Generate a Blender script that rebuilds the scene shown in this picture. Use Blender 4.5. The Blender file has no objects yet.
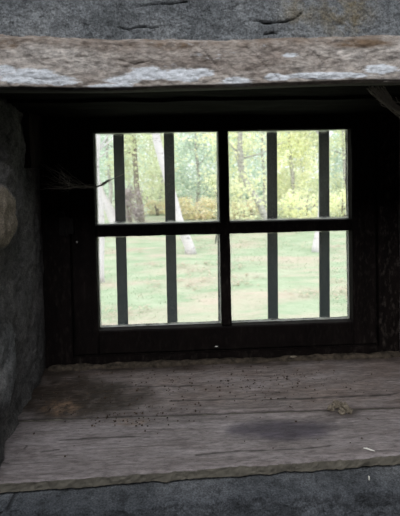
import bpy, bmesh, math, random
from mathutils import Vector, Matrix, noise
random.seed(7)
C = bpy.context.scene.collection
R = math.radians

# ------------------------------------------------------------------ camera
F = 420.0
EYE = Vector((0, 0, 1.47))
ROT = (Matrix.Rotation(R(-2.5), 3, 'Z') @ Matrix.Rotation(R(90 - 1.7), 3, 'X') @ Matrix.Rotation(R(-1.15), 3, 'Z'))
SH = -75.4
cam = bpy.data.cameras.new('camera'); cam.sensor_fit = 'HORIZONTAL'; cam.sensor_width = 36
cam.lens = 36 * F / 400; cam.shift_y = SH / 400; cam.clip_start = .02
cam.dof.use_dof = True; cam.dof.focus_distance = .82; cam.dof.aperture_fstop = 11
co = bpy.data.objects.new('camera', cam); C.objects.link(co)
co.location = EYE; co.rotation_euler = ROT.to_euler()
bpy.context.scene.camera = co

def ray(px, py): return ROT @ Vector(((px - 200) / F, (258 - py + SH) / F, -1))
def PY(px, py, y):
    d = ray(px, py); return EYE + d * (y / d.y)
def PZ(px, py, z):
    d = ray(px, py); return EYE + d * ((z - EYE.z) / d.z)

SILL = 1.0
YB = PZ(200, 361, SILL).y            # back of the sill = face of the window frame
# scale check: YB comes out near one metre
LB = PY(200, 89, .62).z              # underside of the lintel
LT = PY(200, 38, .62).z

# ------------------------------------------------------------------ helpers
def nz(v, s=1.0, o=0.0): return noise.noise(Vector(v) * s + Vector((o, o * 1.7, -o)))
def fr(v, s=1.0, o=0.0, oct=4): return noise.fractal(Vector(v) * s + Vector((o, o * 1.7, -o)), 1.0, 2.0, oct)
def sm(a, b, x):
    t = max(0, min(1, (x - a) / (b - a))); return t * t * (3 - 2 * t)
def lin(a, b, n): return [a + (b - a) * i / n for i in range(n + 1)]
def segd(p, a, b):
    a = Vector(a); b = Vector(b); p = Vector(p)
    t = max(0, min(1, (p - a).dot(b - a) / max(1e-9, (b - a).length_squared)))
    return (p - a - (b - a) * t).length
def polyd(p, pts): return min(segd(p, pts[i], pts[i + 1]) for i in range(len(pts) - 1))

class MB:
    def __init__(s): s.v = []; s.f = []; s.a = {}
    def add(s, vs, fs, attrs=None):
        o = len(s.v); s.v += [Vector(x) for x in vs]; s.f += [[i + o for i in f] for f in fs]
        for k in list(s.a): s.a[k] += [0.0] * (len(s.v) - len(s.a[k]))
        if attrs:
            for k, vals in attrs.items():
                if k not in s.a: s.a[k] = [0.0] * len(s.v)
                for i, x in enumerate(vals): s.a[k][o + i] = x
    def gridbox(s, xs, ys, zs, fn=None, mask=None):
        nx, ny, nz_ = len(xs) - 1, len(ys) - 1, len(zs) - 1
        idx = {}; vs = []
        def g(i, j, k):
            if (i, j, k) not in idx: idx[(i, j, k)] = len(vs); vs.append(Vector((xs[i], ys[j], zs[k])))
            return idx[(i, j, k)]
        fs = []
        for i in range(nx):
            for j in range(ny):
                fs.append([g(i, j, 0), g(i, j + 1, 0), g(i + 1, j + 1, 0), g(i + 1, j, 0)])
                fs.append([g(i, j, nz_), g(i + 1, j, nz_), g(i + 1, j + 1, nz_), g(i, j + 1, nz_)])
        for i in range(nx):
            for k in range(nz_):
                fs.append([g(i, 0, k), g(i + 1, 0, k), g(i + 1, 0, k + 1), g(i, 0, k + 1)])
                fs.append([g(i, ny, k), g(i, ny, k + 1), g(i + 1, ny, k + 1), g(i + 1, ny, k)])
        for j in range(ny):
            for k in range(nz_):
                fs.append([g(0, j, k), g(0, j, k + 1), g(0, j + 1, k + 1), g(0, j + 1, k)])
                fs.append([g(nx, j, k), g(nx, j + 1, k), g(nx, j + 1, k + 1), g(nx, j, k + 1)])
        at = None
        if mask:
            at = {}
            for v in vs:
                for kk, x in mask(v).items(): at.setdefault(kk, []).append(x)
        if fn: vs = [fn(v.copy()) for v in vs]
        s.add(vs, fs, at); return s
    def box(s, a, b, bev=0, seg=2):
        bm = bmesh.new(); bmesh.ops.create_cube(bm, size=1)
        a = Vector(a); b = Vector(b)
        for v in bm.verts: v.co = Vector([(a[i] + b[i]) / 2 + v.co[i] * (b[i] - a[i]) for i in range(3)])
        if bev: bmesh.ops.bevel(bm, geom=bm.edges[:], offset=bev, segments=seg, affect='EDGES', clamp_overlap=True)
        s.bm(bm); return s
    def bm(s, bm):
        bm.verts.ensure_lookup_table()
        s.add([v.co.copy() for v in bm.verts], [[v.index for v in f.verts] for f in bm.faces]); bm.free()
    def tube(s, pts, rad, n=5, caps=True):
        pts = [Vector(p) for p in pts]
        if not isinstance(rad, (list, tuple)): rad = [rad] * len(pts)
        vs = []; fs = []; u = None
        for i, p in enumerate(pts):
            t = (pts[min(i + 1, len(pts) - 1)] - pts[max(i - 1, 0)])
            t = t.normalized() if t.length > 1e-9 else Vector((0, 0, 1))
            if u is None: u = t.orthogonal().normalized()
            u = (u - t * u.dot(t)); u = u.normalized() if u.length > 1e-6 else t.orthogonal().normalized()
            w = t.cross(u)
            for k in range(n):
                a = 2 * math.pi * k / n; vs.append(p + (u * math.cos(a) + w * math.sin(a)) * rad[i])
        for i in range(len(pts) - 1):
            for k in range(n):
                a = i * n + k; b = i * n + (k + 1) % n; fs.append([a, b, b + n, a + n])
        if caps:
            fs.append(list(range(n))[::-1]); fs.append([(len(pts) - 1) * n + k for k in range(n)])
        s.add(vs, fs); return s
    def blob(s, c, r, sub=2, amp=.25, sc=3, seed=0):
        bm = bmesh.new(); bmesh.ops.create_icosphere(bm, subdivisions=sub, radius=1)
        r = Vector(r) if isinstance(r, (list, tuple, Vector)) else Vector((r, r, r))
        for v in bm.verts:
            k = 1 + amp * fr(v.co, sc / 2, seed)
            v.co = Vector(c) + Vector([v.co[i] * r[i] * k for i in range(3)])
        s.bm(bm); return s
    def build(s, name, mat, parent=None, smooth=False):
        me = bpy.data.meshes.new(name); me.from_pydata([tuple(v) for v in s.v], [], s.f); me.update()
        for k, vals in s.a.items():
            vals = vals + [0.0] * (len(s.v) - len(vals))
            at = me.attributes.new(k, 'FLOAT', 'POINT'); at.data.foreach_set('value', vals)
        if smooth: me.polygons.foreach_set('use_smooth', [True] * len(me.polygons))
        if mat: me.materials.append(mat)
        o = bpy.data.objects.new(name, me); C.objects.link(o)
        if parent: o.parent = parent
        return o
def centre(o):                        # put a top-level mesh's origin at its own base
    vs = [v.co for v in o.data.vertices]
    c = Vector((sum(v.x for v in vs) / len(vs), sum(v.y for v in vs) / len(vs), min(v.z for v in vs)))
    o.data.transform(Matrix.Translation(-c)); o.location = c; return o
def tag(o, label=None, cat=None, group=None, kind=None):
    if label: o['label'] = label
    if cat: o['category'] = cat
    if group: o['group'] = group
    if kind: o['kind'] = kind
    return o
def empty(name, loc=(0, 0, 0)):
    o = bpy.data.objects.new(name, None); o.location = loc; o.empty_display_size = .05; C.objects.link(o); return o
def put(o, root):                     # parent while the mesh stays in place
    o.parent = root; o.location = -Vector(root.location); return o

# ------------------------------------------------------------------ materials
class NM:
    def __init__(s, name, rough=.8, spec=.3):
        s.m = bpy.data.materials.new(name); s.m.use_nodes = True; s.t = s.m.node_tree; s.n = s.t.nodes; s.l = s.t.links
        s.b = s.n['Principled BSDF']; s.b.inputs['Roughness'].default_value = rough
        s.b.inputs['Specular IOR Level'].default_value = spec
        s.tc = s.n.new('ShaderNodeTexCoord'); s.geo = s.n.new('ShaderNodeNewGeometry'); s.coord = s.geo.outputs['Position']
    def mapped(s, scale):
        m = s.n.new('ShaderNodeMapping'); m.inputs['Scale'].default_value = scale; s.l.new(s.coord, m.inputs['Vector']); return m.outputs[0]
    def noise(s, sc, det=6, rough=.6, scale=(1, 1, 1), dist=0):
        x = s.n.new('ShaderNodeTexNoise'); x.inputs['Scale'].default_value = sc; x.inputs['Detail'].default_value = det
        x.inputs['Roughness'].default_value = rough; x.inputs['Distortion'].default_value = dist
        s.l.new(s.mapped(scale), x.inputs['Vector']); return x.outputs['Fac']
    def voro(s, sc, scale=(1, 1, 1), feat='F1'):
        x = s.n.new('ShaderNodeTexVoronoi'); x.feature = feat; x.inputs['Scale'].default_value = sc
        s.l.new(s.mapped(scale), x.inputs['Vector']); return x.outputs['Distance']
    def ramp(s, f, stops):
        r = s.n.new('ShaderNodeValToRGB'); e = r.color_ramp.elements
        while len(e) < len(stops): e.new(.5)
        for i, (p, c) in enumerate(stops):
            e[i].position = p; e[i].color = (*c, 1) if isinstance(c, (tuple, list)) else (c, c, c, 1)
        s.l.new(f, r.inputs[0]); return r.outputs[0]
    def attr(s, k):
        a = s.n.new('ShaderNodeAttribute'); a.attribute_name = k; return a.outputs['Fac']
    def mix(s, f, a, b, mode='MIX'):
        x = s.n.new('ShaderNodeMix'); x.data_type = 'RGBA'; x.blend_type = mode
        for v, i in ((f, 0), (a, 6), (b, 7)):
            if isinstance(v, (int, float)) and i == 0: x.inputs[0].default_value = v
            elif isinstance(v, (tuple, list)): x.inputs[i].default_value = (*v, 1)
            elif isinstance(v, (int, float)): x.inputs[i].default_value = (v, v, v, 1)
            else: s.l.new(v, x.inputs[i])
        return x.outputs[2]
    def math(s, op, a, b=0.0):
        x = s.n.new('ShaderNodeMath'); x.operation = op
        for i, v in enumerate((a, b)):
            if isinstance(v, (int, float)): x.inputs[i].default_value = v
            else: s.l.new(v, x.inputs[i])
        return x.outputs[0]
    def col(s, c):
        if isinstance(c, (tuple, list)): s.b.inputs['Base Color'].default_value = (*c, 1)
        else: s.l.new(c, s.b.inputs['Base Color'])
        return s
    def bump(s, h, strength=.5, dist=.004):
        x = s.n.new('ShaderNodeBump'); x.inputs['Strength'].default_value = strength; x.inputs['Distance'].default_value = dist
        s.l.new(h, x.inputs['Height']); s.l.new(x.outputs[0], s.b.inputs['Normal']); return s

def m_stone():
    m = NM('rough_stone_wall', .9, .25)
    base = m.ramp(m.noise(9, 8, .65), [(.32, (.13, .138, .145)), (.48, (.25, .262, .278)), (.66, (.40, .41, .425))])
    fine = m.ramp(m.noise(70, 9, .8), [(.38, .50), (.56, 1.1)])
    c = m.mix(1, base, fine, 'MULTIPLY')
    c = m.mix(m.math('MULTIPLY', m.attr('warm'), m.ramp(m.noise(30, 5, .7), [(.4, 0), (.6, 1)])), c, (.30, .25, .17))
    c = m.mix(m.attr('pale'), c, m.mix(m.noise(40, 5), (.16, .13, .10), (.36, .30, .235)))
    pits = m.ramp(m.voro(240), [(.08, .25), (.35, 1)])
    c = m.mix(m.math('MULTIPLY', .8, m.ramp(m.noise(22, 4), [(.42, 0), (.58, 1)])), c, m.mix(1, c, pits, 'MULTIPLY'))
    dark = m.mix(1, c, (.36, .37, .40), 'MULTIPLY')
    c = m.mix(m.attr('dark_low'), c, dark)  # wall face below the sill multiplied darker
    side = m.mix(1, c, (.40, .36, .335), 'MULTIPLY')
    c = m.mix(m.attr('darkened'), c, side)  # recess faces of the wall multiplied darker
    c = m.mix(m.attr('crack'), c, (.008, .008, .009))
    c = m.mix(.9, c, m.mix(1, c, m.ramp(m.noise(330, 4, .8), [(.36, .45), (.5, 1), (.62, 1.45)]), 'MULTIPLY'))
    m.col(c)
    h = m.math('ADD', m.math('MULTIPLY', m.noise(60, 8, .75), 1.0), m.math('MULTIPLY', m.noise(300, 3, .6), .35))
    m.bump(h, 1.0, .010)
    return m.m
def m_sillwood():
    m = NM('weathered_sill_wood', .75, .3)
    g = m.noise(24, 10, .75, (.35, 1.6, 1), .5)
    base = m.ramp(g, [(.3, (.095, .077, .075)), (.47, (.165, .142, .142)), (.66, (.25, .22, .225))])
    lines = m.ramp(m.noise(9, 6, .7, (.3, 11, 1), .5), [(.36, .45), (.42, 1)])
    c = m.mix(.5, base, m.mix(1, base, lines, 'MULTIPLY'))
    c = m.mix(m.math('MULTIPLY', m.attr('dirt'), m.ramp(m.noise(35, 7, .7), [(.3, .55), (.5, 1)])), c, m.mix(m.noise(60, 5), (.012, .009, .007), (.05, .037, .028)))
    c = m.mix(m.attr('shadow_patch'), c, m.mix(1, c, (.36, .35, .42), 'MULTIPLY'))  # dark shadow on the front board, put into the colour as a bluish patch
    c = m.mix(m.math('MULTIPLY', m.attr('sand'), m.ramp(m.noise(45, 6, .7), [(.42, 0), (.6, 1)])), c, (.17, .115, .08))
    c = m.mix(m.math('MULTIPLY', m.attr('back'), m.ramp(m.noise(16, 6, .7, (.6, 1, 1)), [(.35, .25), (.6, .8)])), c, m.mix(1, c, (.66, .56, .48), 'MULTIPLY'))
    c = m.mix(.9, c, m.mix(1, c, m.ramp(m.noise(170, 7, .8, (.3, 1.3, 1)), [(.36, .5), (.5, 1), (.64, 1.4)]), 'MULTIPLY'))
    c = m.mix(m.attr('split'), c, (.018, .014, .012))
    c = m.mix(m.attr('edge'), c, m.mix(m.noise(50, 6), (.03, .027, .022), (.19, .17, .14)))
    sp = m.ramp(m.voro(150), [(.0, 1), (.12, 0)])
    c = m.mix(m.math('MULTIPLY', sp, m.ramp(m.noise(12, 3), [(.45, 0), (.6, .9)])), c, (.02, .015, .012))
    m.col(c); m.bump(m.math('ADD', g, m.noise(140, 5, .7)), .4, .0016); return m.m
def m_lintel():
    m = NM('bare_lintel_wood', .85, .25)
    base = m.ramp(m.noise(10, 8, .68, (.45, 1, 2.0), .5), [(.32, (.26, .21, .185)), (.48, (.45, .395, .36)), (.66, (.62, .565, .53))])
    fine = m.ramp(m.noise(75, 8, .78, (.6, 1, 1.2)), [(.38, .5), (.58, 1.12)])
    c = m.mix(1, base, fine, 'MULTIPLY')
    c = m.mix(m.math('MULTIPLY', m.attr('brown'), m.ramp(m.noise(26, 6, .7, (.6, 1, 1.6)), [(.40, 0), (.6, 1)])), c, (.20, .135, .09))
    pm = m.math('ADD', m.math('MULTIPLY', m.attr('paint'), .98), m.math('MULTIPLY', m.math('SUBTRACT', m.noise(26, 10, .78, (.45, 1, 1.6)), .5), 3.4))
    c = m.mix(m.ramp(pm, [(.34, 0), (.62, .95)]), c, m.mix(m.noise(30, 4), (.60, .62, .67), (.80, .82, .87)))
    c = m.mix(.9, c, m.mix(1, c, m.ramp(m.noise(240, 6, .8, (.45, 1, 1.2)), [(.36, .6), (.5, 1), (.64, 1.3)]), 'MULTIPLY'))
    c = m.mix(m.attr('under_dark'), c, (.035, .034, .032))  # darker along the lower edge and on all faces behind the front
    c = m.mix(m.attr('crack'), c, (.03, .02, .014))
    m.col(c); m.bump(m.math('ADD', m.noise(50, 8, .7, (.4, 1, 1.3)), m.math('MULTIPLY', m.attr('paint'), .1)), 1.0, .006); return m.m
def m_black():
    m = NM('blackened_frame_wood', .75, .07)
    c = m.ramp(m.noise(30, 7, .7, (1.5, 1, .3)), [(.35, (.0035, .0024, .0023)), (.6, (.0065, .0044, .0041)), (.75, (.014, .010, .009))])
    c = m.mix(m.math('MULTIPLY', m.attr('wear'), m.ramp(m.noise(85, 6, .7, (1.4, 1, .6)), [(.52, 0), (.72, 1)])), c, (.045, .036, .031))
    sp = m.ramp(m.noise(260, 3, .6), [(.70, 0), (.78, .5)])
    c = m.mix(sp, c, (.03, .026, .022))
    m.col(c); m.bump(m.noise(70, 6, .7, (1.5, 1, .3)), .35, .002); return m.m
def m_simple(name, c1, c2, sc=40, rough=.8, spec=.3, b=.4, scale=(1, 1, 1), metal=0, lo=.35, hi=.65):
    m = NM(name, rough, spec); f = m.noise(sc, 6, .65, scale); m.col(m.ramp(f, [(lo, c1), (hi, c2)])); m.bump(f, b, .003)
    m.b.inputs['Metallic'].default_value = metal; return m.m
def m_leaf(name, cols):
    m = NM(name, .6, .2)
    r = m.ramp(m.geo.outputs['Random Per Island'], [(i / (len(cols) - 1), c) for i, c in enumerate(cols)])
    big = m.ramp(m.noise(1.1, 3), [(.35, .92), (.6, 1.2)])
    c = m.mix(1, r, big, 'MULTIPLY'); m.col(c)
    tr = m.n.new('ShaderNodeBsdfTranslucent'); m.l.new(c, tr.inputs[0])
    mx = m.n.new('ShaderNodeMixShader'); mx.inputs[0].default_value = .45
    m.l.new(m.b.outputs[0], mx.inputs[1]); m.l.new(tr.outputs[0], mx.inputs[2])
    m.l.new(mx.outputs[0], m.n['Material Output'].inputs[0]); return m.m
def m_glass():
    m = NM('dusty_window_glass')
    tp = m.n.new('ShaderNodeBsdfTransparent'); tp.inputs[0].default_value = (.95, .97, .96, 1)
    gl = m.n.new('ShaderNodeBsdfGlossy'); gl.inputs['Roughness'].default_value = .12
    tl = m.n.new('ShaderNodeBsdfTranslucent'); tl.inputs[0].default_value = (.96, .97, .93, 1)
    a = m.n.new('ShaderNodeMixShader'); a.inputs[0].default_value = .006
    m.l.new(tp.outputs[0], a.inputs[1]); m.l.new(gl.outputs[0], a.inputs[2])
    d = m.n.new('ShaderNodeMixShader')
    dust = m.ramp(m.noise(14, 6, .7), [(.3, .03), (.6, .045), (.8, .08)])
    dust2 = m.math('ADD', dust, m.math('MULTIPLY', m.attr('rim'), .5))
    m.l.new(dust2, d.inputs[0]); m.l.new(a.outputs[0], d.inputs[1]); m.l.new(tl.outputs[0], d.inputs[2])
    m.l.new(d.outputs[0], m.n['Material Output'].inputs[0]); return m.m
def m_bark(name, white, dark, k=.5):
    m = NM(name, .8, .2)
    b = m.ramp(m.noise(9, 6, .7, (1, 1, 3)), [(k - .12, dark), (k, white)])
    m.col(b); m.bump(m.noise(20, 5), .4, .01); return m.m
def m_ground():
    m = NM('lawn_with_fallen_leaves', .9, .1)
    g = m.ramp(m.noise(3, 7, .7, (.6, 1.1, 1)), [(.3, (.23, .31, .20)), (.5, (.31, .37, .26)), (.7, (.40, .43, .33))])
    l = m.ramp(m.noise(1.1, 8, .72, (.5, 1.5, 1), .5), [(.46, 0), (.62, .95)])
    c = m.mix(l, g, m.mix(m.noise(18, 4), (.38, .31, .26), (.50, .44, .37)))
    m.col(c); m.bump(m.noise(12, 6), .5, .05); return m.m

M = dict(stone=m_stone(), sill=m_sillwood(), lintel=m_lintel(), black=m_black(), glass=m_glass(), ground=m_ground())
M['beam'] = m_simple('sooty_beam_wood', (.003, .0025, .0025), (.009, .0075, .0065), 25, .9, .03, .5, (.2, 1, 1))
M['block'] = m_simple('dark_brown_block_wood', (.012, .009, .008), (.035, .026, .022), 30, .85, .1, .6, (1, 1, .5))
M['iron'] = m_simple('painted_iron', (.003, .012, .018), (.010, .024, .032), 90, .6, .4, .3, lo=.3, hi=.7)
M['rust'] = m_simple('dull_dark_iron', (.003, .0026, .0025), (.012, .010, .009), 90, .6, .2, .5)
M['nail'] = m_simple('bright_nail_head', (.25, .24, .22), (.4, .39, .37), 90, .4, .5, .2)
M['web'] = m_simple('dusty_cobweb', (.25, .23, .20), (.42, .39, .35), 200, .9, .05, .1)
M['crumb'] = m_simple('dark_crumbs', (.012, .009, .007), (.08, .055, .04), 90, .9, .1, .3)
M['moss'] = m_simple('dry_moss', (.10, .082, .062), (.26, .22, .175), 150, .95, .05, .4)
M['white'] = m_simple('pale_splinter', (.62, .60, .55), (.78, .76, .72), 120, .7, .2, .2)
M['mortar'] = m_simple('crumbly_brown_mortar', (.022, .018, .014), (.085, .066, .05), 70, .95, .1, .8)
M['plaster'] = m_simple('grey_plaster', (.10, .10, .10), (.17, .17, .17), 8, .9, .1, .5)
M['boards'] = m_simple('dark_roof_boards', (.05, .035, .025), (.10, .07, .05), 12, .8, .2, .5, (8, .4, 1))
M['floor'] = m_simple('worn_floor_boards', (.07, .055, .045), (.14, .11, .09), 12, .8, .2, .5, (8, .4, 1))
M['birch'] = m_bark('birch_bark', (.66, .62, .65), (.25, .22, .23), .44)
M['greybark'] = m_bark('grey_tree_bark', (.50, .48, .47), (.2, .18, .17), .5)
M['brownbark'] = m_bark('brown_tree_bark', (.30, .26, .23), (.15, .12, .11), .5)
L = dict(
    yellow=m_leaf('yellow_green_leaves', [(.76, .78, .54), (.88, .88, .68), (.70, .74, .54), (.92, .88, .62), (.64, .68, .54)]),
    sage=m_leaf('sage_green_leaves', [(.60, .70, .62), (.72, .79, .70), (.52, .62, .55), (.80, .84, .75)]),
    olive=m_leaf('olive_leaves', [(.64, .69, .48), (.76, .78, .58), (.54, .58, .43), (.82, .80, .58)]),
    purple=m_leaf('bare_purple_twigs', [(.40, .33, .36), (.50, .44, .46), (.30, .25, .27), (.46, .44, .38)]),
    bracken=m_leaf('yellowing_bracken', [(.74, .66, .46), (.80, .77, .54), (.70, .58, .46), (.64, .70, .48)]),
    grass=m_leaf('grass_blades', [(.27, .36, .24), (.34, .41, .29), (.42, .45, .33), (.30, .37, .25)]),
    fallen=m_leaf('fallen_leaves', [(.42, .34, .28), (.52, .45, .38), (.47, .42, .31), (.37, .29, .25)]))

# ------------------------------------------------------------------ the stone wall round the window
XL, XR = PY(44, 300, YB).x, PY(398, 250, YB).x      # back corners of the recess
XLf, XRf = XL + .035, XR + .05                       # front corners
YF, YO = .615, YB + .16
ZT = LB + .008
crA = [PY(x, y, YF) for x, y in ((252, 21), (262, 23), (272, 23.5), (284, 22), (293, 20), (301, 14))]
crB = [PY(x, y, YF) for x, y in ((264, 35), (272, 33), (278, 34))]
crC = [PY(x, y, YF) for x, y in ((140, 5), (158, 4), (172, 3.5), (188, 1))]
crD = [PY(x, y, YF) for x, y in ((118, 27), (128, 28), (142, 26), (160, 27))]
crE = [PY(x, y, YF) for x, y in ((-5, 494), (12, 489), (50, 487), (95, 489), (130, 487), (185, 489))]
crF = [PY(x, y, YF) for x, y in ((0, 513), (18, 506), (30, 497), (44, 488))]
warm1, warm2 = PY(345, 10, YF), PY(300, 8, YF)
st1 = PZ(0, 0, 2)  # placeholder, replaced below
s_pale = PY(-14, 218, .715); s_low = PY(-10, 372, .73)
for v_ in (s_pale, s_low): v_.x = XL
def crackv(p):
    q = Vector((p.x, YF, p.z)) + Vector((nz(p, 90), 0, nz(p, 90, 5))) * .0012
    d = min(polyd(q, crA) / 1.5, polyd(q, crB) / 1.3, polyd(q, crC), polyd(q, crD) / .8, polyd(q, crE), polyd(q, crF))
    return 1 - sm(.0003, .0015, d + .0009 * nz(p, 55, 8))
def front_disp(p):
    h = .012 * fr(p, 5, 1) + .004 * fr(p, 28, 2) + .0022 * fr(p, 110, 4, 3)
    return h
def wall_fn(p):
    q = p.copy()
    inopen = XL - .05 < q.x < XR + .1 and SILL - .1 < q.z < ZT + .05
    if abs(q.y - YF) < 1e-4:
        near = 1.0
        if q.z > LT - .02 or q.z < SILL: q.y -= front_disp(p) + .004 - .006 * crackv(p)
    return q
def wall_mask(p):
    d = {'dark_low': 0., 'darkened': 0., 'pale': 0., 'warm': 0., 'crack': 0.}
    if p.z < SILL and abs(p.y - YF) < 1e-3: d['dark_low'] = 1
    if p.y > YF + .001 and p.z >= SILL - .03: d['darkened'] = 1
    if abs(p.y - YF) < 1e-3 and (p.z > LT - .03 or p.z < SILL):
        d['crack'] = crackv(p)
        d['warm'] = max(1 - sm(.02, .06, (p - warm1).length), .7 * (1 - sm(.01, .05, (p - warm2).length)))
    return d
w = MB()
fx = sorted(set([-2.2, -1.6, -1.1, -.8, -.6, -.5] + lin(-.42, .46, 250) + [.55, .7, .9, 1.3, 1.8, 2.4]))
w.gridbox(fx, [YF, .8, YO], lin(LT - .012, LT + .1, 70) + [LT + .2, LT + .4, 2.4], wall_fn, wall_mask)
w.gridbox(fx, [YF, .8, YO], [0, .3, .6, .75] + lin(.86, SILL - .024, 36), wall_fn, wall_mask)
# left reveal, bulging stones
def left_fn(p):
    q = p.copy()
    if abs(p.x) < 1e-6:                       # reveal face (x = 0 stands for it)
        t = (p.y - YF) / (YB - YF); t = max(0, min(1, t))
        q.x = XLf + (XL - XLf) * t
        k = 1 - .75 * sm(YB - .06, YB - .005, p.y)
        h = .016 * fr(p, 6, 11) + .005 * fr(p, 22, 12) + .0028 * fr(p, 80, 13)
        d1 = math.hypot((p.y - s_pale.y) / .065, (p.z - s_pale.z) / .056)
        d2 = math.hypot((p.y - s_low.y) / .075, (p.z - s_low.z) / .08)
        h += .015 * max(0, 1 - d1 * d1) ** .35 + .016 * math.sqrt(max(0, 1 - d2 * d2))
        d3 = math.hypot((p.y - .76) / .08, (p.z - (s_pale.z + .15)) / .06)
        h += .014 * math.sqrt(max(0, 1 - d3 * d3))
        q.x += h * k
        if p.z < SILL: q.x -= .0
    return q
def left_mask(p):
    d = {'dark_low': 0., 'darkened': 0., 'pale': 0., 'warm': 0., 'crack': 0.}
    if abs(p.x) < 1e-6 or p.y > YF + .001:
        d['darkened'] = 1.0
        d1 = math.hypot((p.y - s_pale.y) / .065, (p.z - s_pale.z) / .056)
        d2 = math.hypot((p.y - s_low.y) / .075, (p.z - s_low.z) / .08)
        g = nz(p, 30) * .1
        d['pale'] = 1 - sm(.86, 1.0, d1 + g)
        d['darkened'] = 1 - .9 * d['pale'] - .25 * (1 - sm(.8, 1.05, d2 + g)) * (1 - d['pale'])
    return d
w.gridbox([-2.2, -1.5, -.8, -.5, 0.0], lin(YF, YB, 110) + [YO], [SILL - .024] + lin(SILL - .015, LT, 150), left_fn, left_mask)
def right_fn(p):
    q = p.copy()
    if abs(p.x) < 1e-6:
        t = max(0, min(1, (p.y - YF) / (YB - YF))); q.x = XRf + (XR - XRf) * t
        q.x -= (.012 * fr(p, 7, 21) + .004 * fr(p, 25, 22)) * (1 - .75 * sm(YB - .06, YB - .005, p.y))
    return q
w.gridbox([0.0, .8, 1.3, 2.4], lin(YF, YB, 40) + [YO], [SILL - .024] + lin(SILL - .015, LT, 60), right_fn, lambda p: dict(left_mask(p), pale=0.0, darkened=1.0))
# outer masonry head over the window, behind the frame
w.gridbox([XL - .02, 0, XR + .02], [YB + .075, YO], [ZT + .0, LT], None, lambda p: {'dark_low': 0., 'darkened': 1., 'pale': 0., 'warm': 0., 'crack': 0.})
wall = tag(w.build('wall_front', M['stone'], smooth=True), kind='structure')

# the rest of the room (behind the camera), lit by an added ceiling opening
def struct(name, mb, mat): return tag(mb.build(name, mat), kind='structure')
RB = -1.9
struct('floor', MB().box((-2.2, RB, -.1), (2.4, YO, 0)), M['floor'])
hx0, hx1, hy0, hy1 = -.55, .65, -1.15, -.25      # unseen ceiling opening, added to light the room
ce = MB(); ce.box((-2.4, RB - .3, 2.4), (hx0, YO, 2.5)); ce.box((hx1, RB - .3, 2.4), (2.6, YO, 2.5)); ce.box((hx0, RB - .3, 2.4), (hx1, hy0, 2.5)); ce.box((hx0, hy1, 2.4), (hx1, YO, 2.5))
struct('ceiling', ce, M['boards'])
struct('wall_left', MB().box((-2.4, RB - .3, -.1), (-2.2, YO, 2.4)), M['plaster'])
struct('wall_right', MB().box((2.4, RB - .3, -.1), (2.6, YO, 2.4)), M['plaster'])
b = MB(); b.box((-2.2, RB - .3, 0), (2.4, RB, 2.4))
struct('wall_back', b, M['plaster'])

# ------------------------------------------------------------------ lintel board
YL = .600
def edge_z(px, py): return PY(px, py, YL).z
bot = [(x, PY(px, py, YL).z) for px, py, x in [(px, py, PY(px, py, YL).x) for px, py in ((-60, 89), (0, 89.5), (60, 89.5), (110, 89.5), (160, 88), (200, 87), (250, 85.5), (300, 83.5), (350, 82), (400, 81.5), (460, 79))]]
top = [(x, PY(px, py, YL).z) for px, py, x in [(px, py, PY(px, py, YL).x) for px, py in ((-60, 33), (0, 33), (40, 35), (100, 38), (160, 38.5), (220, 39), (260, 37.5), (300, 36), (350, 36), (400, 34), (460, 33))]]
def interp(tab, x):
    if x <= tab[0][0]: return tab[0][1]
    for (a, b_), (c, d) in zip(tab, tab[1:]):
        if x <= c: return b_ + (d - b_) * (x - a) / (c - a)
    return tab[-1][1]
lcr = [[PY(*a, YL) for a in l] for l in (((200, 47), (209, 57), (221, 70)), ((246, 47), (256, 54), (262, 62)), ((262, 62), (280, 79)), ((308, 49), (318, 56), (324, 64)), ((30, 55), (45, 66)), ((120, 60), (135, 64), (150, 61)))]
paints = [((32, 77), (40, 8)), ((62, 80), (22, 6)), ((6, 71), (12, 6)), ((125, 79), (26, 7)), ((150, 75), (26, 8)), ((182, 76), (26, 8)), ((110, 86), (24, 3)),
          ((205, 72), (12, 5)), ((238, 82), (22, 5)), ((275, 77), (14, 4)), ((330, 76), (60, 3.5)), ((380, 70), (20, 6)), ((290, 55), (10, 3))]
def to_px(p):
    d = ROT.transposed() @ (p - EYE); return (200 + F * d.x / -d.z, 258 + SH - F * d.y / -d.z)
def lcrack(p):
    q = Vector((p.x, YL, p.z)); return (1 - sm(.0002, .0013, min(polyd(q, l) for l in lcr) + .0009 * nz(q, 110))) * .55
def l_pos(p):
    z = interp(bot, p.x) + (interp(top, p.x) - interp(bot, p.x)) * p.z
    return Vector((p.x, p.y, z))
def lint_fn(p):
    q = l_pos(p)
    if abs(p.y - YL) < 1e-5:
        q.y -= .005 * fr(q, 9, 31) + .0022 * fr((q.x * .5, q.y, q.z * 1.4), 60, 32) + .0018 * fr(q, 120, 33, 3)
        q.y += .002 * lcrack(q)
        q.y += .006 * sm(.90, 1.0, p.z) + .005 * (1 - sm(0, .05, p.z))
        q.z += .0016 * fr(q, 40, 35) * (1 if p.z < .01 or p.z > .99 else 0)
    return q
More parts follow.
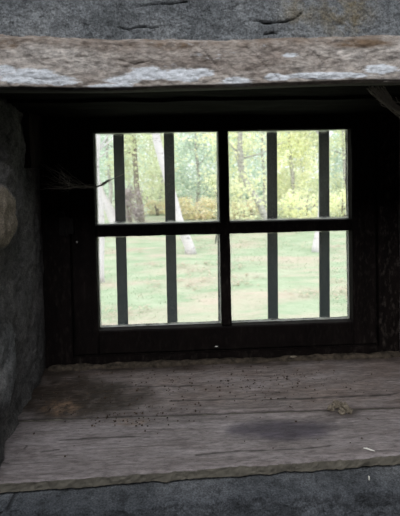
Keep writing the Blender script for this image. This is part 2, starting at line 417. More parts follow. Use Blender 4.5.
def lint_mask(p):
    q = l_pos(p); px, py = to_px(Vector((q.x, YL, q.z)))
    pt = 0
    for (cx, cy), (rx, ry) in paints:
        pt = max(pt, 1 - sm(.3, 1.5, math.hypot((px - cx) / rx, (py - cy) / ry)))
    br = sm(.7, .98, p.z) * .5 + .15
    br = max(br, 1 - sm(.4, 1.2, math.hypot((px - 8) / 16, (py - 44) / 6)), 1 - sm(.4, 1.2, math.hypot((px - 170) / 30, (py - 46) / 5)), 1 - sm(.4, 1.2, math.hypot((px - 360) / 45, (py - 44) / 6)))
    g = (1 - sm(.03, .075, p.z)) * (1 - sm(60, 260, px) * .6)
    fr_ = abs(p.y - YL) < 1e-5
    return {'paint': pt if fr_ else 0, 'brown': br, 'under_dark': max(g, 0 if fr_ else .85), 'crack': lcrack(q) * (1 if fr_ else 0)}
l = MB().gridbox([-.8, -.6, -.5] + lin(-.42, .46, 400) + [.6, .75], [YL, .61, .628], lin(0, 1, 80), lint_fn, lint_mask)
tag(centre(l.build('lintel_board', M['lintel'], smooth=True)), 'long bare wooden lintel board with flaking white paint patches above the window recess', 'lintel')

# sooty beams over the recess
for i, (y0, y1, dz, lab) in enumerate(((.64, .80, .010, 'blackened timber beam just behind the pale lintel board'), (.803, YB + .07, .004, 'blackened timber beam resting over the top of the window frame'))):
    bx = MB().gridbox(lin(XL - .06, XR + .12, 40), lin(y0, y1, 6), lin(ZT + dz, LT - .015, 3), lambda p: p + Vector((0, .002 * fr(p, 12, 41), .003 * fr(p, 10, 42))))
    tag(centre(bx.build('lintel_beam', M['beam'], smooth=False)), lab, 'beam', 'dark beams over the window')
# timber block in the upper left corner of the recess
zb = PY(30, 168, YB - .06).z
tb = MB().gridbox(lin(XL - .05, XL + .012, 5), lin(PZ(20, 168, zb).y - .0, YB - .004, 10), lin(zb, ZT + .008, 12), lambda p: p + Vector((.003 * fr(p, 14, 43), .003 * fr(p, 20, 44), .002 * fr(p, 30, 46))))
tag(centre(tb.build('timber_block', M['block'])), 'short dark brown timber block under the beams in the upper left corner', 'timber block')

# ------------------------------------------------------------------ window
YG = YB + .030                        # glass plane
gl = (PY(97.5, 230, YG).x); gr_ = PY(348.5, 225, YG).x
gt = PY(222, 131.5, YG).z; gb = PY(222, 323, YG).z
win = tag(empty('window_1', ((gl + gr_) / 2, YG, SILL)), kind='structure')
def wearmask(v): return {'wear': 0.}
def bar(mb, x0, x1, y0, y1, z0, z1, wear=0.0, seed=0, nx=None, nz_=None):
    W, H = x1 - x0, z1 - z0
    nx = nx or max(3, int(W / .012)); nn = nz_ or max(3, int(H / .012))
    def fn(p):
        q = p.copy()
        q += Vector((nz(p, 18, seed) * .0012 + nz(p, 70, seed) * .0006, nz(p, 25, seed + 3) * .0012, nz(p, 18, seed + 5) * .0012 + nz(p, 70, seed + 6) * .0005))
        return q
    # rounded front arrises
    e = .003
    xs = [x0, x0 + e] + lin(x0 + 2 * e, x1 - 2 * e, nx) + [x1 - e, x1]; zs = [z0, z0 + e] + lin(z0 + 2 * e, z1 - 2 * e, nn) + [z1 - e, z1]
    def fn2(p):
        q = fn(p)
        if abs(p.y - y0) < 1e-6 and (p.x in (x0, x1) or p.z in (z0, z1)): q.y += e
        return q
    mb.gridbox(xs, [y0, (y0 + y1) / 2, y1], zs, fn2, lambda p: {'wear': wear * (1.0 if wear < 2 else 1)})
pxX = lambda px, py, y=YB: PY(px, py, y).x
pxZ = lambda px, py, y=YB: PY(px, py, y).z
S0, S1 = YB + .004, YB + .045         # sash depth
F0, F1 = YB - .006, YB + .062         # casing depth
sl, sr = pxX(70.5, 240), pxX(377, 240)
sb, st = pxZ(222, 351), pxZ(222, 104)
cas = MB()
cr_, cl_ = XR + .004, XL - .006
cb, ct = SILL - .006, ZT + .001
bar(cas, cl_, sl - .001, F0, F1, cb, ct, .35, 1)
bar(cas, sr + .001, cr_, F0, F1, cb, ct, 1.0, 2)
bar(cas, sl - .001, sr + .001, F0 + .001, F1, cb, sb - .001, .5, 3)
bar(cas, sl - .001, sr + .001, F0 + .001, F1, st + .001, ct, .1, 4)
put(cas.build('window_frame', M['black']), win)
sa = MB()
bar(sa, sl, gl, S0, S1, sb, st, .2, 5)
bar(sa, gr_, sr, S0, S1, sb, st, .45, 6)
bar(sa, gl, gr_, S0 + .0005, S1, sb, gb, .2, 7)
bar(sa, gl, gr_, S0 + .0005, S1, gt, st, .05, 8)
sash = put(sa.build('sash', M['black']), win)
mx0, mx1 = PY(219.5, 230, YG).x, PY(229.0, 230, YG).x
mz1, mz0 = PY(222, 221.5, YG).z, PY(222, 232.5, YG).z
mb = MB(); bar(mb, mx0, mx1, S0 + .003, S1, gb, gt, .4, 9); put(mb.build('muntin', M['black']), win)
mb = MB(); bar(mb, gl, gr_, S0 + .002, S1, mz0, mz1, .4, 10); put(mb.build('muntin', M['black']), win)
for (a0, a1, c0, c1) in ((gl, mx0, mz1, gt), (mx1, gr_, mz1, gt), (gl, mx0, gb, mz0), (mx1, gr_, gb, mz0)):
    def rimm(p, a0=a0, a1=a1, c0=c0, c1=c1):
        d = min(p.x - a0, a1 - p.x, p.z - c0, c1 - p.z)
        return {'rim': (1 - sm(.001, .007, d + .003 * nz(p, 60))) * .8}
    g = MB()
    xs = lin(a0 , a1, 60); zs = lin(c0, c1, 60); vs = []; fs = []; rv = []
    for i, x in enumerate(xs):
        for k, z in enumerate(zs): vs.append(Vector((x, YG, z))); rv.append(rimm(vs[-1])['rim'])
    for i in range(60):
        for k in range(60): a = i * 61 + k; fs.append([a, a + 61, a + 62, a + 1])
    g.add(vs, fs, {'rim': rv})
    put(g.build('glass_pane', M['glass']), win)
# hinge with its knuckle on the left jamb, nail heads
def at(px, py, y=F0): return PY(px, py, y)
h = MB()
c = at(66, 226)
h.box((c.x - .016, F0 - .002, c.z - .022), (c.x - .002, F0 + .001, c.z + .020), .0012)
h.box((c.x + .004, F0 - .002, c.z - .020), (c.x + .018, S0 + .001, c.z + .018), .0012)
h.tube([(c.x + .001, F0 - .003, c.z - .024), (c.x + .001, F0 - .003, c.z + .022)], .0040, 10)
h.tube([at(54, 217, F0 - .006), at(58, 212, F0 - .010), at(63, 212, F0 - .009), at(66, 218, F0 - .005)], [.0015, .002, .002, .0015], 6)
put(h.build('hinge', M['rust'], smooth=False), win)
for px, py in ((77, 242), (71.5, 222)):
    n = MB(); q = at(px, py, S0 if px > 72 else F0 - .004); n.tube([q + Vector((0, .004, 0)), q + Vector((0, -.0015, 0)), q + Vector((0, -.0022, 0))], [.0022, .0024, .0012], 8)
    put(n.build('nail_head', M['nail'] if px > 72 else M['rust']), win)
n = MB(); n.blob(at(216.5, 346.5, S0 - .001), (.0045, .0015, .0012), 1, .3)
tag(put(n.build('paint_fleck', M['white']), win), 'pale fleck')

# brown mortar along the foot of the frame
def bead(pts, rr, seed):
    b = MB(); P = [Vector(p) for p in pts]; n = 90; path = []; rad = []
    for i in range(n + 1):
        t = i / n * (len(P) - 1); k = min(int(t), len(P) - 2); q = P[k].lerp(P[k + 1], t - k)
        path.append(q + Vector((0, nz(q, 22, seed) * .004, 0))); rad.append(rr * (1 + .45 * fr(q, 30, seed)))
    b.tube(path, rad, 10)
    for v in b.v:
        d = fr(v, 120, seed) * .0018; v.z = SILL - .002 + (v.z - SILL) * .8 + d if v.z > SILL - .003 else v.z
    return b
tag(centre(bead([(XL + .01, YB - .010, SILL), (XR - .005, YB - .010, SILL)], .012, 3).build('mortar_bead', M['mortar'])),
    'crumbling brown mortar line along the foot of the window frame', 'mortar')

# ------------------------------------------------------------------ sill boards
def quadboard(name, A, B, Cc, D, th, nx, ny, hf, mk, lab):
    # A front-left, B front-right, C back-right, D back-left (points at z = SILL)
    def pos(p):
        a = A.lerp(B, p.x); d = D.lerp(Cc, p.x); q = a.lerp(d, p.y); return Vector((q.x, q.y, SILL - th * (1 - p.z)))
    def fn(p):
        q = pos(p)
        if p.z > .99: q.z += hf(q, p)
        if p.y < 1e-6: q.y += .0030 * fr(q, 38, 51) - .001 + .002 * abs(fr(q, 90, 53)); q.z += .0012 * fr(q, 30, 54)
        if p.y < 1e-6 and p.z > .99: q.z -= .0015
        if p.y > .999: q.y += .001 * fr(q, 45, 52)
        return q
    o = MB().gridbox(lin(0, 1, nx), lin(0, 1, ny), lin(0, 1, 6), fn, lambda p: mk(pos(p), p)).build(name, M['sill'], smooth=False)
    return tag(centre(o), lab, 'board', 'boards of the window sill')
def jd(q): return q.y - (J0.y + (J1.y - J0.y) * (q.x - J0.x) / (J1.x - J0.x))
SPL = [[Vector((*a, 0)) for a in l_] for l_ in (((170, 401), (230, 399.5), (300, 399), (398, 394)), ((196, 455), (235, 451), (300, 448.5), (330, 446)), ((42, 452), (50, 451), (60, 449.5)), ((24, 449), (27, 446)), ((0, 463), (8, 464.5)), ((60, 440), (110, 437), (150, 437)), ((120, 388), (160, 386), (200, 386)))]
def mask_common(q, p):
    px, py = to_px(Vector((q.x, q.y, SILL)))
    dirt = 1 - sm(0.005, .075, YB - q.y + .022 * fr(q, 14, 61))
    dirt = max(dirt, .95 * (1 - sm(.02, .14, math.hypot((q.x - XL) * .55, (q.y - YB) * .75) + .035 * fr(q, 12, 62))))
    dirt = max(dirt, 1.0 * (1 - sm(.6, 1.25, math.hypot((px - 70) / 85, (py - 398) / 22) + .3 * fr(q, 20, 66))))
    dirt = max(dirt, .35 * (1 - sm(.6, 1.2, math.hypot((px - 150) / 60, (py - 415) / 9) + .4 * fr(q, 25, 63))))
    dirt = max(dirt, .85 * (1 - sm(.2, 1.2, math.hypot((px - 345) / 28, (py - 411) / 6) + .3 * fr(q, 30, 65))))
    shadow_patch = 1 - sm(.5, 1.1, math.hypot((px - 285) / 62, (py - 430) / 14) + .25 * fr(q, 18, 64))
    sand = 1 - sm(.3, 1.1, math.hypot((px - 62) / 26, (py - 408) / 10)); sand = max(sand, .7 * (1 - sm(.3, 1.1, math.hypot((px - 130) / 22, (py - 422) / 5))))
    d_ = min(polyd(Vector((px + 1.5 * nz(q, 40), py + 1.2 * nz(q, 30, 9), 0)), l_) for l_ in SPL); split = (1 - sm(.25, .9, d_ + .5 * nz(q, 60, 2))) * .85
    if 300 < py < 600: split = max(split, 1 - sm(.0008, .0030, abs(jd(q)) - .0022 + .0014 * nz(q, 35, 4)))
    return {'split': split if p.z > .9 or (p.z < .99 and abs(jd(q)) < .006) else 0, 'back': 1 - sm(395, 425, py), 'dirt': dirt if p.z > .9 else .4, 'shadow_patch': 1.0 * shadow_patch if p.z > .9 else 0, 'sand': sand, 'edge': 1. if (p.y < 1e-6 and p.z < .93) else 0.}
hf = lambda q, p: .0012 * fr((q.x * .3, q.y * 4, 0), 14, 71) + .0010 * fr((q.x * .4, q.y * 8, 0), 22, 72) - .0022 * (1 - sm(0, .03, min(p.y, 1 - p.y)))
A, B = PZ(-22, 484, SILL), PZ(450, 450, SILL)
J0, J1 = PZ(-30, 421.5, SILL), PZ(470, 404.5, SILL)
def ext(p, q, x): t = (x - p.x) / (q.x - p.x); return p + (q - p) * t
B = ext(A, B, XRf + .02); J1 = ext(J0, J1, XRf + .02)
gap = Vector((0, .0022, 0))
A.x = min(A.x, XLf - .01)
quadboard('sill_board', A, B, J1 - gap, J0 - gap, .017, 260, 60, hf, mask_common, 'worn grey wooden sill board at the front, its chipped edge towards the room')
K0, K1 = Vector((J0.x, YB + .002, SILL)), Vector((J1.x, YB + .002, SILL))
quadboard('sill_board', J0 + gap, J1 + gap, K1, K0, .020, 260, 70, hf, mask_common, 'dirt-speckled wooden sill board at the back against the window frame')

# ------------------------------------------------------------------ crumbs, moss, splinters on the sill
cr = MB()
def crumb(px, py, s):
    q = PZ(px, py, SILL)
    if q.y > YB - .012 or q.x < XL + .02: return
    q.z = SILL + s * .35
    cr.blob(q, (s, s * random.uniform(.6, 1.3), s * .6), 1, .5, 3, random.random() * 90)
for k in range(300): crumb(random.gauss(262, 48), random.gauss(381, 10), abs(random.gauss(.0009, .0006)) + .0004)
for k in range(260): crumb(random.uniform(40, 200), random.uniform(365, 416), abs(random.gauss(.0009, .0006)) + .0004)
for k in range(60): crumb(random.gauss(128, 30), random.gauss(421, 4), abs(random.gauss(.0010, .0006)) + .0004)
for k in range(60): crumb(random.uniform(60, 395), random.uniform(365, 462), abs(random.gauss(.0008, .0004)) + .0004)
for px, py, s in ((105, 398, .0035), (271, 399, .0028), (278, 399, .0024), (296, 422, .0028), (60, 412, .003), (265, 398, .002), (290, 407, .0024), (92, 426, .0028), (34, 434, .002)): crumb(px, py, s)
tag(centre(cr.build('debris_crumbs', M['crumb'])), 'dark crumbs and grit scattered over the wooden sill', 'debris', kind='stuff')
ms = MB()
for px, py, r_ in ((337, 405, .0085), (343, 407, .009), (349, 411, .006), (331, 408, .006), (342, 412, .006)):
    q = PZ(px, py + 2, SILL); q.z += r_ * .55
    ms.blob(q, (r_, r_ * .9, r_ * .75), 2, .7, 5, px)
    for k in range(38):
        d = Vector((random.gauss(0, 1), random.gauss(0, 1), abs(random.gauss(0, .9)))).normalized()
        e_ = q + d * r_ * random.uniform(1.0, 1.5); e_.z = max(e_.z, SILL + .0006)
        ms.tube([q + d * r_ * .4, q + d * r_ * .95 + Vector((random.gauss(0, .001), 0, 0)), e_], [.0005, .0005, .0002], 4)
tag(centre(ms.build('moss_tuft', M['moss'])), 'dry brown moss tuft lying on the joint between the sill boards at right', 'moss')
s1 = MB(); a, b_ = PZ(363.5, 448, SILL + .002), PZ(375, 451, SILL + .002)
s1.tube([a, a.lerp(b_, .3) + Vector((0, 0, .0006)), a.lerp(b_, .7), b_], [.0006, .0013, .0011, .0004], 6)
tag(centre(s1.build('white_splinter', M['white'])), 'small white splinter lying on the front sill board at right', 'splinter')
s2 = MB(); q = PY(369, 478, .606)
s2.blob(q, (.0012, .002, .0042), 1, .3, 3, 4)
tag(centre(s2.build('white_flake', M['white'])), 'tiny white flake stuck on the stone just under the sill edge at right', 'flake')
s3 = MB(); q = PZ(295, 361, SILL + .006); s3.blob((q.x, YB - .018, SILL + .010), (.0085, .0035, .0028), 2, .4, 3, 9)
tag(centre(s3.build('pale_chip', M['moss'])), 'pale chip lying against the foot of the window frame', 'chip')

# ------------------------------------------------------------------ cobwebs
def strand(mb, a, b, r, sag=.004, n=8, wob=.0008):
    a = Vector(a); b = Vector(b); pts = []
    for i in range(n + 1):
        t = i / n; q = a.lerp(b, t); q.z -= sag * 4 * t * (1 - t); q += Vector((random.gauss(0, wob), random.gauss(0, wob), random.gauss(0, wob))) * (1 if 0 < i < n else 0); pts.append(q)
    mb.tube(pts, r, 4, False)
wb = MB(); yw = YB - .05
core = [PY(*a) for a in ((47, 189, yw), (70, 188, yw), (84, 187, yw), (95, 187, yw), (102, 185, yw), (109, 180.5, yw), (118, 176.5, yw), (129, 171.5, yw))]
wb.tube(core, [.0002, .0004, .0007, .0013, .0020, .0013, .0005, .0002], 6)
for k in range(26):
    i = random.randint(3, 5); a = core[i - 1]; b_ = core[i + 0]
    strand(wb, a + Vector((random.gauss(0, .002), random.gauss(0, .004), random.gauss(.001, .0015))), b_ + Vector((random.gauss(0, .002), random.gauss(0, .004), random.gauss(.001, .0015))), .0004, .0005, 5)
for k in range(34):
    a = PY(random.uniform(40, 62), random.uniform(163, 192), random.uniform(YB - .09, YB - .01))
    b_ = PY(random.uniform(72, 92), random.uniform(184, 188), yw + random.gauss(0, .004))
    strand(wb, a, b_, random.uniform(.00015, .00036), random.uniform(0, .008), 8, .0016)
for k in range(8):
    a = PY(random.uniform(52, 64), random.uniform(168, 180), yw); b_ = PY(random.uniform(60, 74), random.uniform(182, 188), yw); strand(wb, a, b_, .0002, .001)
strand(wb, PY(44, 188, YB - .01), PY(96, 187, yw), .0006, .001)
tag(centre(wb.build('cobweb', M['web'])), 'dusty cobweb strung from the left jamb across the upper left pane', 'cobweb', 'cobwebs round the window')
w2 = MB()
for k in range(70):
    t = random.random(); s_ = random.random()
    a = PY(366 + 20 * s_, 89 + random.uniform(-3, 2), .69 + random.uniform(-.01, .01)); b_ = PY(386 + 30 * t, 100 + 24 * t + random.gauss(0, 3), .70 + .02 * t)
    strand(w2, a, b_, random.uniform(.00025, .0006), random.uniform(.001, .008))
for k in range(26):
    t = random.random()
    a = PY(372 + 40 * t, 95 + 20 * t + random.gauss(0, 3), .70); b_ = PY(385 + 35 * t, 98 + 22 * t + random.gauss(0, 4), .70); strand(w2, a, b_, .0005, .001)
tag(centre(w2.build('cobweb', M['web'])), 'grey sheet of cobweb hanging under the lintel at the upper right', 'cobweb', 'cobwebs round the window')
w3 = MB()
for k in range(12):
    a = PY(112 + random.gauss(0, 1.5), 235 + random.gauss(0, .8), YG - .006); b_ = PY(125 + random.gauss(0, 1.5), 235.5 + random.gauss(0, .8), YG - .006); strand(w3, a, b_, .0003, .002 * random.random() + .001)
w4 = MB()
for px, py, r1 in ((216, 240, 2), (217, 236, 2)):
    for k in range(7): strand(w4, PY(px + random.gauss(0, .6), py - 3, YG - .006), PY(px + random.gauss(0, 1.2), py + 4, YG - .006), .0004, 0)
tag(centre(w4.build('cobweb', M['white'])), 'short white cobweb threads in the top right corner of the lower left pane', 'cobweb', 'cobwebs round the window')
tag(centre(w3.build('cobweb', M['white'])), 'wispy white cobweb threads under the glazing bar of the lower left pane', 'cobweb', 'cobwebs round the window')

# ------------------------------------------------------------------ iron bars outside the glass
YI = YB + .105
where = ['leftmost flat iron bar outside the window, behind the cobweb', 'second flat iron bar from the left, in the middle of the left panes',
         'flat iron bar mostly hidden behind the upright glazing bar', 'flat iron bar in the middle of the right-hand panes', 'rightmost flat iron bar outside the window, near the right edge of the glass']
for i, ((x0, x1, y0), (x2, x3, y2)) in enumerate((((113, 123.5, 134), (117.5, 128.5, 326)), ((163.5, 174, 133), (167, 178, 325)), ((216.5, 227, 132), (218, 229, 322)), ((266.5, 277.5, 131), (268, 278.5, 320)), ((319.5, 329, 130), (320, 330, 318)))):
    ta, tb_ = PY((x0 + x1) / 2, y0, YI), PY((x2 + x3) / 2, y2, YI)
    hw = .0136
    z1, z0 = ZT + .02, SILL - .036
    def xc(z): return tb_.x + (ta.x - tb_.x) * (z - tb_.z) / (ta.z - tb_.z)
    zs = lin(z0, z1, 60)
    bm_ = MB().gridbox([-hw, -hw + .001, 0, hw - .001, hw], [YI, YI + .001, YI + .006, YI + .007], zs,
        lambda p: Vector((xc(p.z) + p.x * (1 + .03 * nz((0, 0, p.z), 30, i)), p.y + .0006 * nz(p, 20, i), p.z)) if not (abs(abs(p.x) - hw) < 1e-6 and p.y in (YI, YI + .007)) else Vector((xc(p.z) + p.x * .97, p.y, p.z)))
    tag(centre(bm_.build('iron_bar', M['iron'])), where[i], 'bar', 'flat iron bars outside the window')

# ------------------------------------------------------------------ outdoors
GZ = -.05
gnd = MB()
gx = lin(-30, -7, 12) + lin(-6.5, 8, 90) + lin(9, 34, 12); gy = [YO + .001] + lin(1.5, 16, 90) + lin(17.5, 60, 14)
vs = [Vector((x, y, GZ + (.03 * fr((x, y, 0), .7, 81) + .012 * fr((x, y, 0), 5, 82)) * sm(YO, 3, y))) for x in gx for y in gy]
fs = [[i * len(gy) + k, (i + 1) * len(gy) + k, (i + 1) * len(gy) + k + 1, i * len(gy) + k + 1] for i in range(len(gx) - 1) for k in range(len(gy) - 1)]
gnd.add(vs, fs); gnd.build('ground', M['ground'], smooth=True)['kind'] = 'structure'
def GP(px, py): return PZ(px, py, GZ)
g = MB()
for k in range(14000):
    y = random.uniform(3.4, 13); x = random.uniform(-.30, .52) * y
    h_ = random.uniform(.015, .035) * (1.3 if random.random() < .1 else 1); a = random.uniform(0, math.pi); d = Vector((math.cos(a), math.sin(a), 0)) * random.uniform(.003, .006)
    o = Vector((x, y, GZ - .01)); t = Vector((random.gauss(0, .02), random.gauss(0, .02), h_))
    g.add([o - d, o + d, o + t], [[0, 1, 2]])
tag(g.build('lawn_grass', L['grass']), 'short pale green grass of the lawn outside the window', 'grass', kind='stuff')
g = MB()
for k in range(9000):
    y = random.uniform(3.4, 14); x = random.uniform(-.30, .52) * y
    if fr((x * .45, y * 1.2, 0), 1.0, 91) < -.02 + random.random() * .25: continue
    o = Vector((x, y, GZ + random.uniform(.025, .05))); s_ = random.uniform(.018, .035); a = random.uniform(0, 6.28)
    u = Vector((math.cos(a), math.sin(a), random.gauss(0, .12))) * s_; v = Vector((-math.sin(a), math.cos(a), random.gauss(0, .12))) * s_ * .6
    g.add([o - u, o - v, o + u, o + v], [[0, 1, 2, 3]])
tag(g.build('fallen_leaves', L['fallen']), 'pinkish brown fallen leaves strewn over the lawn in bands', 'leaves', kind='stuff')

def leaves(c, r, n, s, seed, flat=.5):
    rnd = random.Random(seed); mb = MB(); c = Vector(c); r = Vector(r)
    cl = [(Vector((rnd.uniform(-1, 1), rnd.uniform(-1, 1), rnd.uniform(-1, 1)))) for _ in range(max(8, n // 45))]
    cl = [q.normalized() * (q.length ** .4 if q.length < 1 else 1) * .85 for q in cl]
    for k in range(n):
        q = rnd.choice(cl); o = q + Vector((rnd.gauss(0, .2), rnd.gauss(0, .2), rnd.gauss(0, .16)))
        o = c + Vector((o.x * r.x, o.y * r.y, o.z * r.z))
        if o.z < GZ + .03: o.z = GZ + .03 + rnd.random() * .1
        u = Vector((rnd.gauss(0, 1), rnd.gauss(0, 1), rnd.gauss(0, .6))).normalized(); v = u.orthogonal().normalized()
        v = (v * math.cos(rnd.random() * 6) + u.cross(v) * math.sin(rnd.random() * 6)).normalized()
        z = s * rnd.uniform(.6, 1.4); u *= z; v *= z * .55
        mb.add([o - u, o - u * .1 - v, o + u, o - u * .1 + v], [[0, 1, 2, 3]])
    return mb
def tree(name, base, path, rads, bark, crowns, lmat, label, cat, group=None, seed=0, branches=5):
    base = Vector(base); root = empty(name, base); tag(root, label, cat, group)
    pts = [base] + [Vector(p) for p in path]; fine = []; fr2 = []
    R0 = list(rads)
    for i in range(len(pts) - 1):
        for k in range(5):
            t = k / 5; q = pts[i].lerp(pts[i + 1], t); fine.append(q + Vector((nz(q, 1.5, seed), nz(q, 1.5, seed + 3), 0)) * .05 * (1 if i + k else 0)); fr2.append(R0[i] + (R0[i + 1] - R0[i]) * t)
    fine.append(pts[-1]); fr2.append(R0[-1])
    fine[0] = fine[0] - Vector((0, 0, .06)); fr2[0] *= 1.25
    t = MB().tube(fine, fr2, 12); rnd = random.Random(seed)
    for k in range(branches):
        i = rnd.randint(len(fine) // 2, len(fine) - 2); a = fine[i]
        d = Vector((rnd.gauss(0, 1), rnd.gauss(0, 1), rnd.uniform(.2, 1))).normalized()
        L_ = rnd.uniform(.6, 1.3); t.tube([a, a + d * L_ * .5, a + d * L_ + Vector((0, 0, .15))], [fr2[i] * .4, fr2[i] * .25, .008], 6)
    put(t.build('trunk', bark, smooth=True), root)
    for j, (c, r, n, s) in enumerate(crowns): put(leaves(c, r, n, s, seed * 10 + j).build('foliage', lmat), root)
    return root
def up(px, py, y): return PY(px, py, y)
# leaning birch: its foot stands in the lawn
b0 = GP(191, 253); Yb = b0.y
tree('leaning_birch', b0, [up(178, 218, Yb), up(168, 185, Yb + .05), up(158, 140, Yb + .1), up(150, 90, Yb + .2), up(146, 30, Yb + .3)], [.095, .085, .082, .078, .07, .04], M['birch'],
     [(up(140, 20, Yb + .3) + Vector((0, 0, .6)), (1.5, 1.3, .9), 1400, .05)], L['yellow'], 'white birch trunk leaning left, its foot in the lawn behind the left panes', 'tree', seed=3)
b1 = GP(101, 282); Y1 = b1.y
tree('pale_birch', b1, [up(101, 235, Y1), up(99, 200, Y1), up(96, 140, Y1), up(93, 60, Y1 + .2)], [.045, .042, .04, .038, .025], M['birch'],
     [(up(90, 0, Y1 + .2) + Vector((0, 0, .5)), (.9, .9, .6), 700, .045)], L['sage'], 'slim pale birch trunk close behind the left edge of the left panes', 'tree', seed=4)
b2 = GP(116, 224); Y2 = b2.y
tree('pale_leaning_tree', b2, [up(110, 211, Y2), up(102, 196, Y2), up(94, 175, Y2), up(84, 140, Y2), up(70, 70, Y2)], [.16, .14, .12, .11, .09, .06], M['birch'],
     [(up(72, 60, Y2) + Vector((0, 0, .6)), (1.8, 1.5, 1.4), 1200, .06)], L['sage'], 'pale trunk leaning left at the lawn edge, left of the twiggy shrub', 'tree', seed=5)
b3 = GP(317, 251); Y3 = b3.y
tree('straight_birch', b3, [up(320, 225, Y3), up(324, 190, Y3), up(325, 130, Y3), up(326, 40, Y3 + .1)], [.085, .075, .07, .065, .04], M['birch'],
     [(up(326, 10, Y3) + Vector((0, 0, .7)), (1.4, 1.2, .9), 1200, .05)], L['yellow'], 'pale upright tree trunk rising behind the rightmost iron bar', 'tree', seed=6)
b4 = GP(268, 224); Y4 = b4.y
tree('grey_leaning_tree', b4, [up(260, 205, Y4), up(250, 188, Y4), up(242, 172, Y4), up(240, 150, Y4 - .2), up(243, 90, Y4)], [.10, .09, .085, .08, .07, .04], M['greybark'],
     [(up(238, 160, Y4 - .6), (1.3, .5, 1.3), 900, .055), (up(252, 200, Y4 - .5), (.9, .3, .6), 350, .045), (up(244, 60, Y4) + Vector((0, 0, .6)), (2.0, 1.4, 1.5), 1600, .06)], L['yellow'], 'grey crooked tree leaning left among yellow leaves in the right-hand pane', 'tree', seed=7)
# shrubs and trees along the lawn edge
def shrub(name, px, py, y, rpx, rpy, n, s, lm, label, cat='shrub', group=None, seed=0):
    c = up(px, py, y); k = y / F; root = empty(name, Vector((c.x, y, GZ))); tag(root, label, cat, group)
    rx, rz = rpx * k, rpy * k
    st = MB(); rnd = random.Random(seed)
    for q in range(5):
        e_ = c + Vector((rnd.uniform(-.7, .7) * rx, rnd.uniform(-.4, .4), rnd.uniform(-.2, .7) * rz))
        a = Vector((c.x + rnd.gauss(0, .06), y + rnd.gauss(0, .05), GZ - .05)); st.tube([a, a.lerp(e_, .5) + Vector((0, 0, .1)), e_], [.03, .02, .008], 6)
    put(st.build('stem', M['brownbark'], smooth=True), root)
    put(leaves(c, (rx, rx * .7, rz), n, s, seed).build('foliage', lm), root); return root
shrub('twiggy_shrub', 132, 205, 11.6, 14, 18, 1500, .035, L['purple'], 'purplish brown twiggy shrub at the lawn edge between the two left bars', seed=11)
tree('brown_tree', up(141, 215, 12.4).xy.to_3d() + Vector((0, 0, GZ)), [up(139, 200, 12.4), up(136, 175, 12.4), up(134, 140, 12.5), up(133, 60, 12.6)], [.10, .09, .075, .06, .04], M['brownbark'],
     [(up(139, 150, 12.0), (.9, .4, 1.0), 1300, .05), (up(146, 165, 12.9), (1.0, .6, 1.3), 1200, .055), (up(135, 70, 12.6), (1.6, 1.4, 1.6), 1500, .06)], L['olive'], 'dark brown tree trunk with olive leaves behind the twiggy shrub', 'tree', seed=12)
shrub('bracken', 196, 210, 13, 22, 15, 2000, .045, L['bracken'], 'low mound of yellowing bracken at the lawn edge in the left panes', 'fern', seed=13)
shrub('bracken', 158, 207, 14.5, 14, 9, 700, .045, L['bracken'], 'small yellow bracken patch just left of the leaning birch', 'fern', seed=14)
shrub('bracken', 243, 213, 12.6, 22, 12, 1300, .045, L['bracken'], 'yellow bracken patch at the lower left of the upper right pane', 'fern', seed=27)
fol = [(107, 150, 15, 22, 34, 1500, 'sage', 'sage green leafy tree behind the leftmost iron bar', 15),
       (196, 165, 16, 26, 34, 2600, 'sage', 'grey-green leafy tree filling the pane behind the bracken', 16),
       (160, 175, 19, 26, 38, 1500, 'olive', 'pale olive tree far behind the leaning birch', 17),
       (238, 165, 15.5, 24, 44, 2200, 'yellow', 'yellow-green leafy tree behind the crooked grey trunk', 18),
       (290, 165, 13.5, 26, 46, 3400, 'yellow', 'dense yellow-green tree between the two right-hand bars', 19),
       (306, 205, 12.3, 30, 16, 1800, 'yellow', 'low yellow-green bush at the lawn edge left of the rightmost bar', 20),
       (343, 165, 15, 18, 46, 1500, 'olive', 'olive green tree at the right edge of the upper right pane', 21),
       (345, 203, 12.6, 20, 16, 1200, 'yellow', 'low yellow-green bush at the far right of the lawn edge', 22),
       (262, 150, 17, 24, 34, 1600, 'sage', 'sage green tree farther back behind the middle of the right pane', 23),
       (222, 195, 14.6, 20, 22, 1200, 'olive', 'olive bush mostly hidden behind the upright glazing bar', 24),
       (126, 165, 18, 24, 40, 1500, 'sage', 'pale sage tree standing far behind the dark brown trunk', 25)]
fol += [(95, 172, 23, 30, 40, 3000, 'sage', 'pale distant tree closing the view at the left edge of the panes', 31),
        (150, 160, 24, 32, 50, 3200, 'olive', 'distant olive tree between the two left-hand iron bars', 32),
        (205, 165, 24, 32, 50, 3200, 'sage', 'pale distant tree in the right part of the upper left pane', 33),
        (245, 165, 22, 28, 50, 3000, 'sage', 'distant sage tree behind the left part of the upper right pane', 34),
        (300, 165, 22, 32, 50, 3200, 'olive', 'distant olive tree closing the view between the right-hand bars', 35),
        (350, 165, 23, 28, 50, 3000, 'sage', 'pale distant tree closing the view at the right edge', 36)]
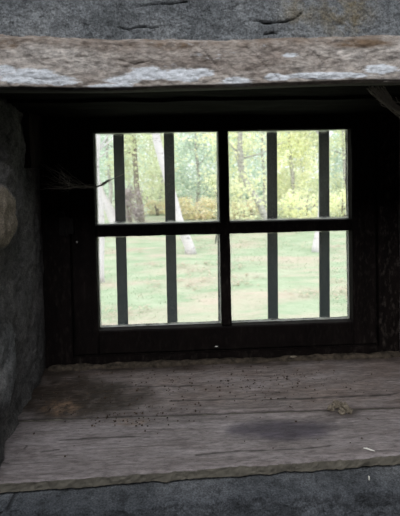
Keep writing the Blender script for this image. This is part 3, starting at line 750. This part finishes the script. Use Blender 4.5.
for px, py, y, rx, rz, n, lm, lab, sd in fol:
    low = rz < 25
    if low: shrub('leafy_bush', px, py, y, rx, rz, n, .05, L[lm], lab, 'bush', None, sd)
    else:
        c = up(px, py, y); k = y / F
        tree('leafy_tree', Vector((c.x, y, GZ)), [Vector((c.x + .1, y, .9)), Vector((c.x, y, 2.2)), Vector((c.x + .05, y, 4.2))], [.08, .07, .05, .03], M['greybark'],
             [(c, (rx * k, rx * k * .6, rz * k), n, .058 if y < 20 else .105), (Vector((c.x, y, c.z + rz * k * 1.5)), (rx * k * 1.2, rx * k * .8, rz * k), n // 3, .08)], L[lm], lab, 'tree', None, sd, 4)

# ------------------------------------------------------------------ light
wd = bpy.data.worlds.new('overcast_sky'); bpy.context.scene.world = wd; wd.use_nodes = True
bg = wd.node_tree.nodes['Background']; nt = wd.node_tree
tcw = nt.nodes.new('ShaderNodeTexCoord'); sx = nt.nodes.new('ShaderNodeSeparateXYZ'); nt.links.new(tcw.outputs['Generated'], sx.inputs[0])
mr = nt.nodes.new('ShaderNodeMapRange'); mr.inputs['From Min'].default_value = 0; mr.inputs['From Max'].default_value = 1   # overcast: zenith brighter than horizon
mr.inputs['To Min'].default_value = 1.3; mr.inputs['To Max'].default_value = 3.0; nt.links.new(sx.outputs[2], mr.inputs['Value']); nt.links.new(mr.outputs[0], bg.inputs[1])
bg.inputs[0].default_value = (.95, .985, 1.0, 1)
sun = bpy.data.lights.new('hazy_sun', 'SUN'); sun.energy = 1.2; sun.angle = R(25); sun.color = (1, .97, .9)
so = bpy.data.objects.new('hazy_sun', sun); C.objects.link(so); so.rotation_euler = (R(38), R(-22), 0); so.location = (0, 3, 8)
ar = bpy.data.lights.new('added_ceiling_light', 'AREA'); ar.shape = 'RECTANGLE'; ar.size = hx1 - hx0; ar.size_y = hy1 - hy0; ar.energy = 39; ar.color = (.93, .97, 1.0)  # area light added in the unseen ceiling opening to light the room
ao = bpy.data.objects.new('added_ceiling_light', ar); C.objects.link(ao); ao.location = ((hx0 + hx1) / 2, (hy0 + hy1) / 2, 2.49)
vs_ = bpy.context.scene.view_settings
vs_.view_transform = 'Standard'; vs_.look = 'None'; vs_.exposure = 0; vs_.gamma = 1; vs_.use_curve_mapping = False
print('YB', YB, 'LB', LB, 'LT', LT, 'XL', XL, 'XR', XR, 'gl', gl, gr_, gt, gb)
